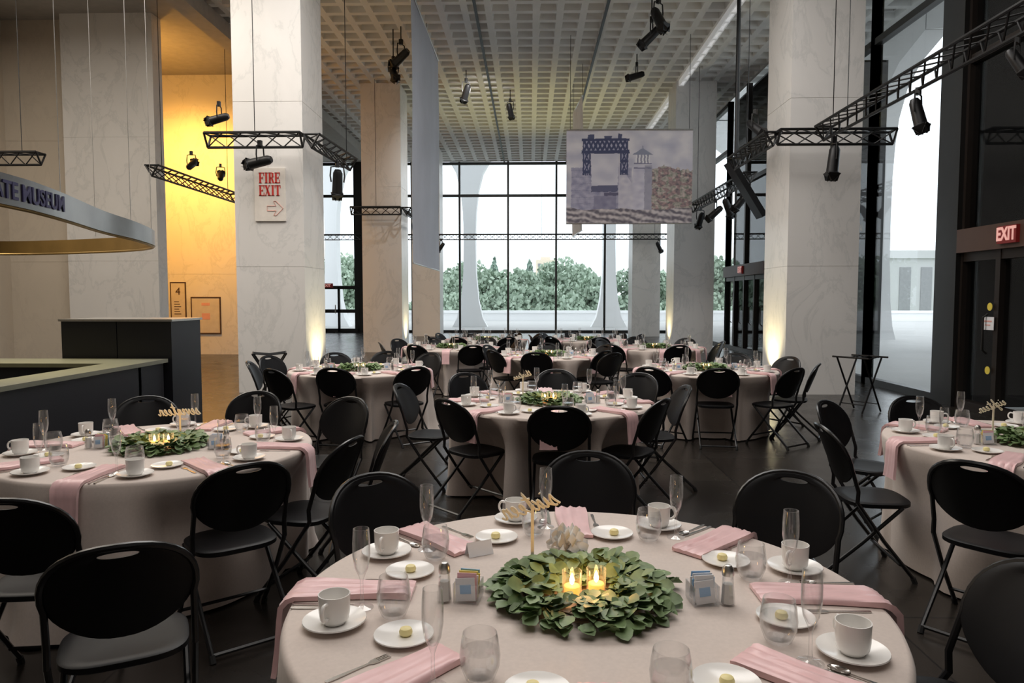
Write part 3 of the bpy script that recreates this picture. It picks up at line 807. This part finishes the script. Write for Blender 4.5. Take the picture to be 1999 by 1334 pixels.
def napkin(seed):
    path=[]
    R=RT
    for r in (.50,.515,.55,.60,.65,.70,.75,.80,.832): path.append((r,.0062))
    path+=[(R+.012,-.002),(R+.028,-.02),(R+.032,-.06),(R+.036,-.13),(R+.044,-.20),(R+.046,-.215)]
    vs=[];fs=[]; W=10
    for side in (1,-1):
        for i,(r,z) in enumerate(path):
            d=Vector((path[min(i+1,len(path)-1)][0]-path[max(i-1,0)][0],path[min(i+1,len(path)-1)][1]-path[max(i-1,0)][1])).normalized()
            nx,nz=-d.y,d.x
            for k in range(W+1):
                u=k/W-.5
                rip=(.0035+.0045*abs(math.sin(u*10+seed*1.3+i*.16))+.003*math.sin(u*23+i*.6+seed))*(1 if i else .4)
                th=.0045*side+(rip if side>0 else 0)
                y=u*(.108+.026*(i/len(path))+.008*math.sin(i*.8+seed)) + .014*math.sin(seed*2+i*.22)
                vs.append((r+nx*th,y,max(z+nz*th,z-.0045)))
    n=len(path)*(W+1)
    for i in range(len(path)-1):
        for k in range(W):
            a=i*(W+1)+k; b=a+W+1
            fs.append((a,b,b+1,a+1)); fs.append((n+a,n+a+1,n+b+1,n+b))
    for i in range(len(path)-1):
        for k in (0,W):
            a=i*(W+1)+k; b=a+W+1; fs.append((a,n+a,n+b,b) if k==0 else (a,b,n+b,n+a))
    for i in (0,len(path)-1):
        for k in range(W):
            a=i*(W+1)+k; fs.append((a,a+1,n+a+1,n+a) if i==0 else (a,n+a,n+a+1,a+1))
    return MB().add(vs,fs).build('napkin',M['satin'],None,True,60)
NAP=[Proto(napkin(s),'napkin') for s in (1,2,3)]
def flat(poly,th,z0=0):
    n=len(poly); vs=[(x,y,z0) for x,y in poly]+[(x,y,z0+th) for x,y in poly]
    return MB().add(vs,[tuple(range(n-1,-1,-1)),tuple(range(n,2*n))]+[(i,(i+1)%n,(i+1)%n+n,i+n) for i in range(n)])
half=[(.085,.005),(.06,.006),(.0,.0032),(-.03,.003),(-.04,.009),(-.055,.011)]
fk=flat([(x,-y) for x,y in half]+[(x,y) for x,y in half[::-1]],.002)
for k in range(4): fk.box(-.088,-.054,-.0105+k*.0058,-.0105+k*.0058+.003,0,.002)
FRK=Proto(fk.build('fork',M['steel'],None,False),'fork')
KNF=Proto(flat([(.088,-.005),(.088,.005),(.0,.005),(-.01,.008),(-.07,.008),(-.088,-.003),(-.07,-.005),(0,-.005)],.002).build('knife',M['steel'],None,False),'knife')
sp=flat([(x,-y) for x,y in half[:4]]+[(x,y) for x,y in half[:4][::-1]],.002)
sp.lathe([(0,0),(.9,.1),(1,.25),(.98,.28),(.86,.14),(0,.05)],16,Matrix.Translation((-.055,0,0))@Matrix.Diagonal((.027,.016,.016,1)))
SPN=Proto(sp.build('spoon',M['steel'],None,True),'spoon')
VP=((-.036,-.012),(.036,.008))
def wreath(seed,N=720):
    rnd=random.Random(seed); r=empty('leaf_wreath'); m=MB()
    for i in range(N):
        th=rnd.random()*2*PI; q=rnd.random()
        rho=.060+.19*q; z=.008+.052*math.sin(PI*min(1,max(0,(rho-.05)/.22)))*(.2+.8*rnd.random())
        out=rnd.gauss(0,.9)+(PI if rho<.14 and rnd.random()<.3 else 0)
        L=.040+.024*rnd.random(); W=L*(.34+.12*rnd.random())
        pitch=rnd.uniform(-10,30)
        if rho>.21: pitch=rnd.uniform(-14,12)
        Q=Matrix.Translation((rho*math.cos(th),rho*math.sin(th),z))@Matrix.Rotation(th+out,4,'Z')@Matrix.Rotation(-R_(pitch),4,'Y')@Matrix.Rotation(rnd.gauss(0,.38),4,'X')
        vs=[(0,0,0),(L*.25,W*.7,.003),(L*.55,W,.004),(L*.85,W*.6,.001),(L,0,-.003),(L*.85,-W*.6,.001),(L*.55,-W,.004),(L*.25,-W*.7,.003),(L*.3,0,0),(L*.65,0,-.0005)]
        fs=[(0,8,1),(8,9,2,1),(9,3,2),(9,4,3),(0,7,8),(8,7,6,9),(9,6,5),(9,5,4)]
        P=[Q@Vector(v) for v in vs]
        if min(math.hypot(p.x-sx,p.y-sy) for p in P for sx,sy in VP)<.031: continue
        if any(abs(p.x)<.08 and -.11<p.y<.06 for p in P) and max(p.z for p in P)>.045: continue
        mz=min(p.z for p in P)
        if mz<.001: P=[p+Vector((0,0,.001-mz)) for p in P]
        m.add(P,fs)
    m.build('leaves',M['leaf'],r,True,80)
    tw=MB()
    for k in range(3): tw.tube([((.15+.03*k)*math.cos(a/24*2*PI),(.15+.03*k)*math.sin(a/24*2*PI),.012+.008*math.sin(a+k)) for a in range(24)],.003,5,None,True)
    tw.build('twig',M['twig'],r)
    return r
WRE=Proto(wreath(4),'wreath')
def votive():
    r=empty('votive_candle')
    MB().lathe([(0,0),(.025,0),(.028,.004),(.029,.078),(.0275,.078),(.026,.007),(0,.006)],22).build('glass_holder',M['glass'],r)
    cdl=MB().lathe([(0,.0065),(.0235,.0065),(.0235,.034),(.020,.036),(.004,.033),(0,.033)],18).build('candle',M['wax'],r)
    MB().lathe([(0,.035),(.0055,.041),(.0075,.050),(.0045,.062),(0,.072)],12).build('flame',M['flame'],cdl)
    return r
VOT=Proto(votive(),'candle')
def shaker():
    r=empty('salt_shaker')
    MB().lathe([(0,0),(.021,0),(.022,.004),(.015,.085),(.013,.086),(.013,.083),(.019,.005),(0,.004)],8).build('glass_body',M['glass'],r,False)
    MB().lathe([(0,.0045),(.0185,.0055),(.0145,.06),(0,.062)],8).build('filling',M['salt'],r,False)
    MB().lathe([(.0165,.084),(.0175,.09),(.016,.104),(.009,.113),(0,.115)],16).build('cap',M['chrome'],r)
    return r
SHA=Proto(shaker(),'shaker')
def caddy(cols):
    r=empty('sugar_caddy')
    g=MB()
    a=.036
    g.box(-a,a,-a,a,0,.004)
    for s in (-1,1):
        g.box(-a,a,s*a-.0015,s*a+.0015,.004,.055); g.box(s*a-.0015,s*a+.0015,-a,a,.004,.055)
    g.build('glass_box',M['glass'],r,False)
    for k,c in enumerate(cols):
        q=Matrix.Translation((0,-.028+k*.008,.006))@Matrix.Rotation(R_(-8+k*2),4,'X')@Matrix.Rotation(R_((k*37)%11-5),4,'Y')
        pk=MB().box(-.028,.028,-.0015,.0015,0,.064+.006*((k*5)%3),q).build('packet',M[c],r,False)
        if k==0: MB().box(-.016,.016,-.0022,-.0015,.02,.045,q).build('printed_mark',M['blue' if cols[0]!='blue' else 'white'],pk,False)
    return r
CAD=[Proto(caddy(['white','pinkp','white','yellow','yellow','yellow','white','blue']),'sugar caddy'),Proto(caddy(['white','white','blue','blue','white','blue','white','blue']),'sugar caddy')]
G={'s':([[(0,.05),(.3,.6),(.42,1.1),(.62,.55),(.52,.06),(.22,.02)],[(.5,.05),(.85,.25)]],.85),
'i':([[(0,.2),(.2,1),(.2,.3),(.3,.03),(.6,.25)],[(.27,1.42),(.32,1.5)]],.6),
'x':([[(0,.3),(.2,.95),(.4,.5),(.55,.05),(.85,.2)],[(.72,1.05),(.4,.5),(.05,0)]],.85),
't':([[(0,.2),(.3,2.0),(.25,.3),(.4,.03),(.7,.25)],[(-.1,1.25),(.25,1.3),(.65,1.42)]],.7),
'e':([[(0,.25),(.35,.5),(.45,.85),(.28,1.0),(.12,.6),(.25,.08),(.5,.05),(.75,.3)]],.75),
'n':([[(0,.3),(.12,1),(.12,.5),(.12,0)],[(.12,.6),(.38,1.0),(.5,.8),(.5,.2),(.65,.03),(.9,.3)]],.9),
'v':([[(0,.3),(.15,1),(.35,.03),(.6,.9),(.65,1),(.85,.85)]],.8),
'h':([[(0,.25),(.32,1.7),(.2,2.1),(.1,1.6),(.1,.8),(.1,0)],[(.1,.6),(.38,1),(.5,.8),(.5,.2),(.62,.03),(.9,.3)]],.9),
'r':([[(0,.3),(.15,1.05),(.4,.9),(.38,.3),(.5,.03),(.75,.3)]],.75),
'g':([[(.5,.9),(.2,1),(.08,.5),(.3,.1),(.5,.6),(.52,1),(.5,-.6),(.25,-.9),(.1,-.5),(.7,.3)]],.7)}
def numsign(word,loc,rz,label,xh,stick,tilt,sh=.1):
    e=empty('table_number',loc,rz,label,'table number')
    x=0; m=MB(); tot=sum(G[c][1] for c in word)
    Q=Matrix.Translation((0,0,stick))@Matrix.Rotation(tilt,4,'Y')
    for c in word:
        st,ad=G[c]
        for s in st:
            pts=[((x+p[0]+.28*p[1]-tot/2+sh)*xh,0,(p[1]-.4)*xh) for p in s]
            m.tube([Q@p for p in crom(pts,4)],.11*xh,6)
        x+=ad
    m.build('lettering',M['wood'],e)
    MB().box(-.005,.005,.002,.006,0,stick+.3*xh).build('stick',M['wood'],e,False)
    return e
def pol(T,deg,r,z=ZT_): a=R_(deg); return (T['c'][0]+r*math.cos(a),T['c'][1]+r*math.sin(a),z)
def loc_(T,deg,r,lat,z=ZT_):
    a=R_(deg); return (T['c'][0]+r*math.cos(a)-lat*math.sin(a),T['c'][1]+r*math.sin(a)+lat*math.cos(a),z)
tr_=random.Random(21)
for key,T in TB.items():
    d=T['d']; lv=T['lvl']
    for s in range(8):
        ph=s*45; sn=SN[s]
        j=lambda a=1.2:tr_.uniform(-a,a)
        lab=lambda what:f'{what}, {sn} place of {d}'
        def put(P,p,rz,what,grp):
            if seen(p): P.put(p,rz,lab(what),grp)
        q=pol(T,ph+18+j(),.715+j(.01))
        if seen(q):
            put(SAU,q,0,'white saucer','white saucers'); put(CUP,(q[0],q[1],q[2]+.0068),tr_.random()*6.28,'white coffee cup','white coffee cups')
        put(GLS,pol(T,ph+15+j(),.55+j(.012)),0,'stemless water glass','water glasses')
        put(FLU,pol(T,ph+9+j(.6),.635+j(.008)),0,'clear champagne flute','champagne flutes')
        p=loc_(T,ph,.7,0)
        if seen(p,120): NAP[s%3].put((T['c'][0],T['c'][1],ZT_),R_(ph+j(1.5)),lab('pink satin napkin'),'pink napkins')
        if lv>=2:
            q=pol(T,ph-15.5+j(.8),.555+j(.008))
            put(PLT,q,0,'white bread plate','bread plates')
            if seen(q): put(BUT,(q[0]+j(.012),q[1]+j(.012),q[2]+.0062),0,'yellow butter pat','butter pats')
        if lv>=3:
            put(FRK,loc_(T,ph,.70,-.092),R_(ph+j(2)),'steel fork','forks')
            put(KNF,loc_(T,ph,.742,.084),R_(ph+j(2)),'steel knife','knives')
            put(SPN,loc_(T,ph,.742,.108),R_(ph+j(2)),'steel spoon','spoons')
    c=T['c']
    if seen((c[0],c[1],.8),250):
        WRE.put((c[0],c[1],ZT_),0,'green eucalyptus leaf wreath on '+d,'leaf wreaths')
        VOT.put((c[0]+VP[0][0],c[1]+VP[0][1],ZT_),0,'left lit votive candle in the wreath on '+d,'votive candles')
        VOT.put((c[0]+VP[1][0],c[1]+VP[1][1],ZT_),1,'right lit votive candle in the wreath on '+d,'votive candles')
        if lv>=2:
            for n_,(sx,sd) in enumerate(((-1,'left'),(1,'right'))):
                p=(c[0]+sx*.335,c[1]-.035,ZT_)
                if seen(p): CAD[n_].put(p,R_(8*sx),f'glass sugar caddy {sd} of the wreath on {d}','sugar caddies')
                p=(c[0]+sx*.402,c[1]-.05,ZT_)
                if seen(p): SHA.put(p,0,f'silver capped shaker {sd} of the wreath on {d}','shakers')
A,B,Cc,D=TB['A'],TB['B'],TB['C'],TB['D']
numsign('sixteen',(A['c'][0]-.15,A['c'][1]+.20,ZT_),PI,'wooden script sixteen on a stick in the front wreath',.035,.200,R_(18),.15)
numsign('seventeen',(B['c'][0]+.02,B['c'][1]+.19,ZT_),PI,'wooden script seventeen on a stick in the left wreath',.036,.17,R_(3))
numsign('thirteen',(Cc['c'][0]-.22,Cc['c'][1]+.12,ZT_),PI,'wooden script table number on a stick on the centre second row table',.026,.2,R_(15))
numsign('eighteen',(D['c'][0]-.22,D['c'][1]+.1,ZT_),PI,'wooden script table number on a stick at the right edge table',.028,.2,R_(20))
b_=MB()
for lay,(L,up) in enumerate(((.072,.030),(.055,.060),(.036,.078))):
    nk=9-2*lay
    for k in range(nk):
        a=k*2*PI/nk+lay*.3
        pts=[(0,0,.014+lay*.016),(L*.6*math.cos(a),L*.6*math.sin(a),up+.012),(L*math.cos(a+.25),L*math.sin(a+.25),up),(L*.6*math.cos(a+.4),L*.6*math.sin(a+.4),.016+lay*.018),(0,0,.014+lay*.016)]
        cp=crom(pts,4); vs=[]
        for i,p in enumerate(cp):
            for w in (-.014,.014): vs.append(p+Vector((-math.sin(a)*w*.5,math.cos(a)*w*.5,w*.8+.0)))
        b_.add(vs,[(2*i,2*i+1,2*i+3,2*i+2) for i in range(len(cp)-1)])
o=b_.build('ribbon_bow',M['ribbon']); o.location=(A['c'][0]-.03,A['c'][1]+.335,ZT_); tag(o,'ivory ribbon bow lying behind the wreath on the front table','bow')
for (dx,dy,rz,l) in ((-.04,.46,.1,'white folded place card behind the ribbon bow on the front table'),(-.33,.33,.5,'white folded place card left of the sixteen sign')):
    o=MB().add([(-.045,-.02,0),(.045,-.02,0),(.045,0,.045),(-.045,0,.045),(.045,.02,0),(-.045,.02,0)],[(0,1,2,3),(3,2,4,5)]).build('place_card',M['white'],None,False)
    o.location=(A['c'][0]+dx,A['c'][1]+dy,ZT_); o.rotation_euler=(0,0,rz); tag(o,l,'place card')
def tray(loc,rz,label):
    e=empty('tray_stand',loc,rz,label,'tray stand')
    for y in (-.2,.2):
        MB().tube([(-.22,y*.9,.01),(.24,y*.9,.78)],.013,7).build('leg',M['tubing'],e)
        MB().tube([(.22,y,.01),(-.24,y,.78)],.013,7).build('leg',M['tubing'],e)
    for x in (-.24,.24):
        MB().tube([(x,-.27,.785),(x,.27,.785)],.013,7).build('top_rail',M['tubing'],e)
    for y in (-.15,0,.15):
        MB().tube([(-.24,y,.79),(0,y,.765),(.24,y,.79)],.01,5).build('strap',M['plastic'],e)
    for x,z in ((-.15,.12),(.15,.12)): MB().tube([(x,-.19,z),(x,.19,z)],.008,6).build('stretcher',M['tubing'],e)
p=at(1682,806,0); tray((p.x,p.y+.1,0),R_(35),'black folding tray stand in front of the right marble column')
p=at(526,690,.78); tray((p.x,p.y,0),R_(20),'black folding tray stand beside the fire exit column')
# ------------------------------------------------------------------ lights
def light(kind,name,loc,energy,col,rot=(0,0,0),size=.1,aim=None,**k):
    l=bpy.data.lights.new(name,kind); l.energy=energy; l.color=col
    if kind=='AREA': l.shape='RECTANGLE'; l.size=size; l.size_y=k.get('sy',size)
    else: l.shadow_soft_size=size
    if kind=='SPOT': l.spot_size=k.get('cone',1.2); l.spot_blend=k.get('blend',.8)
    o=bpy.data.objects.new(name,l); C.objects.link(o); o.location=loc; o.rotation_euler=rot
    if aim: o.rotation_euler=(Vector(aim)-Vector(loc)).to_track_quat('-Z','Y').to_euler()
    return o
def uplight(x,y,tx,ty,e,col,label,cone=95,tz=2.2):
    r=empty('uplight',(x,y,0),0,label,'uplight')
    MB().lathe([(0,0),(.08,0),(.08,.02),(.06,.03),(.07,.18),(.062,.18),(.055,.05),(0,.05)],16).build('can',M['black'],r)
    o=light('SPOT','uplight_lamp',(x,y,.2),e,col,size=.05,cone=R_(cone),blend=1)
    o.rotation_euler=Vector((tx,ty,tz)).to_track_quat('-Z','Y').to_euler()
YEL=(1,.84,.46)
uplight(-3.52,Y1+.6,-.45,0,150,YEL,'small floor uplight at the right foot of the fire exit column')
uplight(3.98,Y1+.6,.45,0,150,YEL,'small floor uplight at the left foot of the right marble column')
uplight(-3.52,Y2+.6,-.45,0,110,YEL,'small floor uplight at the second left column')
uplight(3.94,Y2+.6,.45,0,110,YEL,'small floor uplight at the column right of the dam banner')
uplight(.6,25.0,-.1,-.25,600,(1,.88,.34),'floor uplight washing the far coffered ceiling yellow',72)
light('SPOT','recess_amber',(-9.3,17.3,6.6),1500,(1,.48,.09),size=.3,aim=(-9.6,20.4,4.2),cone=R_(104),blend=1)
light('POINT','recess_amber_top',(-9.6,17.6,6.4),110,(1,.48,.09),size=.2)
light('SPOT','bar_yellow',(-5.2,6.5,6.5),900,(1,.82,.2),size=.1,cone=R_(36))
light('SPOT','far_fill_spot',(-1.2,19.0,7.6),900,(1,.97,.93),size=.06,aim=(-2.2,29,.8),cone=R_(95),blend=1)  # added neutral fill for the far columns, not a fixture on the track
light('AREA','overhead_fill',(0.3,1.8,7.3),230,(1,.94,.89),size=6,sy=6)  # added ambient fill above the front tables, no real ceiling lamp
light('AREA','overhead_fill_2',(-.5,9,7.5),540,(1,.96,.92),size=8,sy=4)  # added ambient fill over the middle rows, no real ceiling lamp
light('AREA','overhead_fill_left',(-8,9.5,7.5),400,(1,.91,.79),size=5,sy=4)  # added fill to brighten the left walls, no real ceiling lamp
for T,e in ((A,.8),(B,.6),(Cc,.6)):
    light('POINT','candle_glow',(T['c'][0],T['c'][1],ZT_+.11),e,(1,.5,.15),size=.02)
w=bpy.data.worlds.new('overcast'); bpy.context.scene.world=w; w.use_nodes=True
bg=w.node_tree.nodes['Background']; bg.inputs[0].default_value=(.92,.96,1,1); bg.inputs[1].default_value=2.3
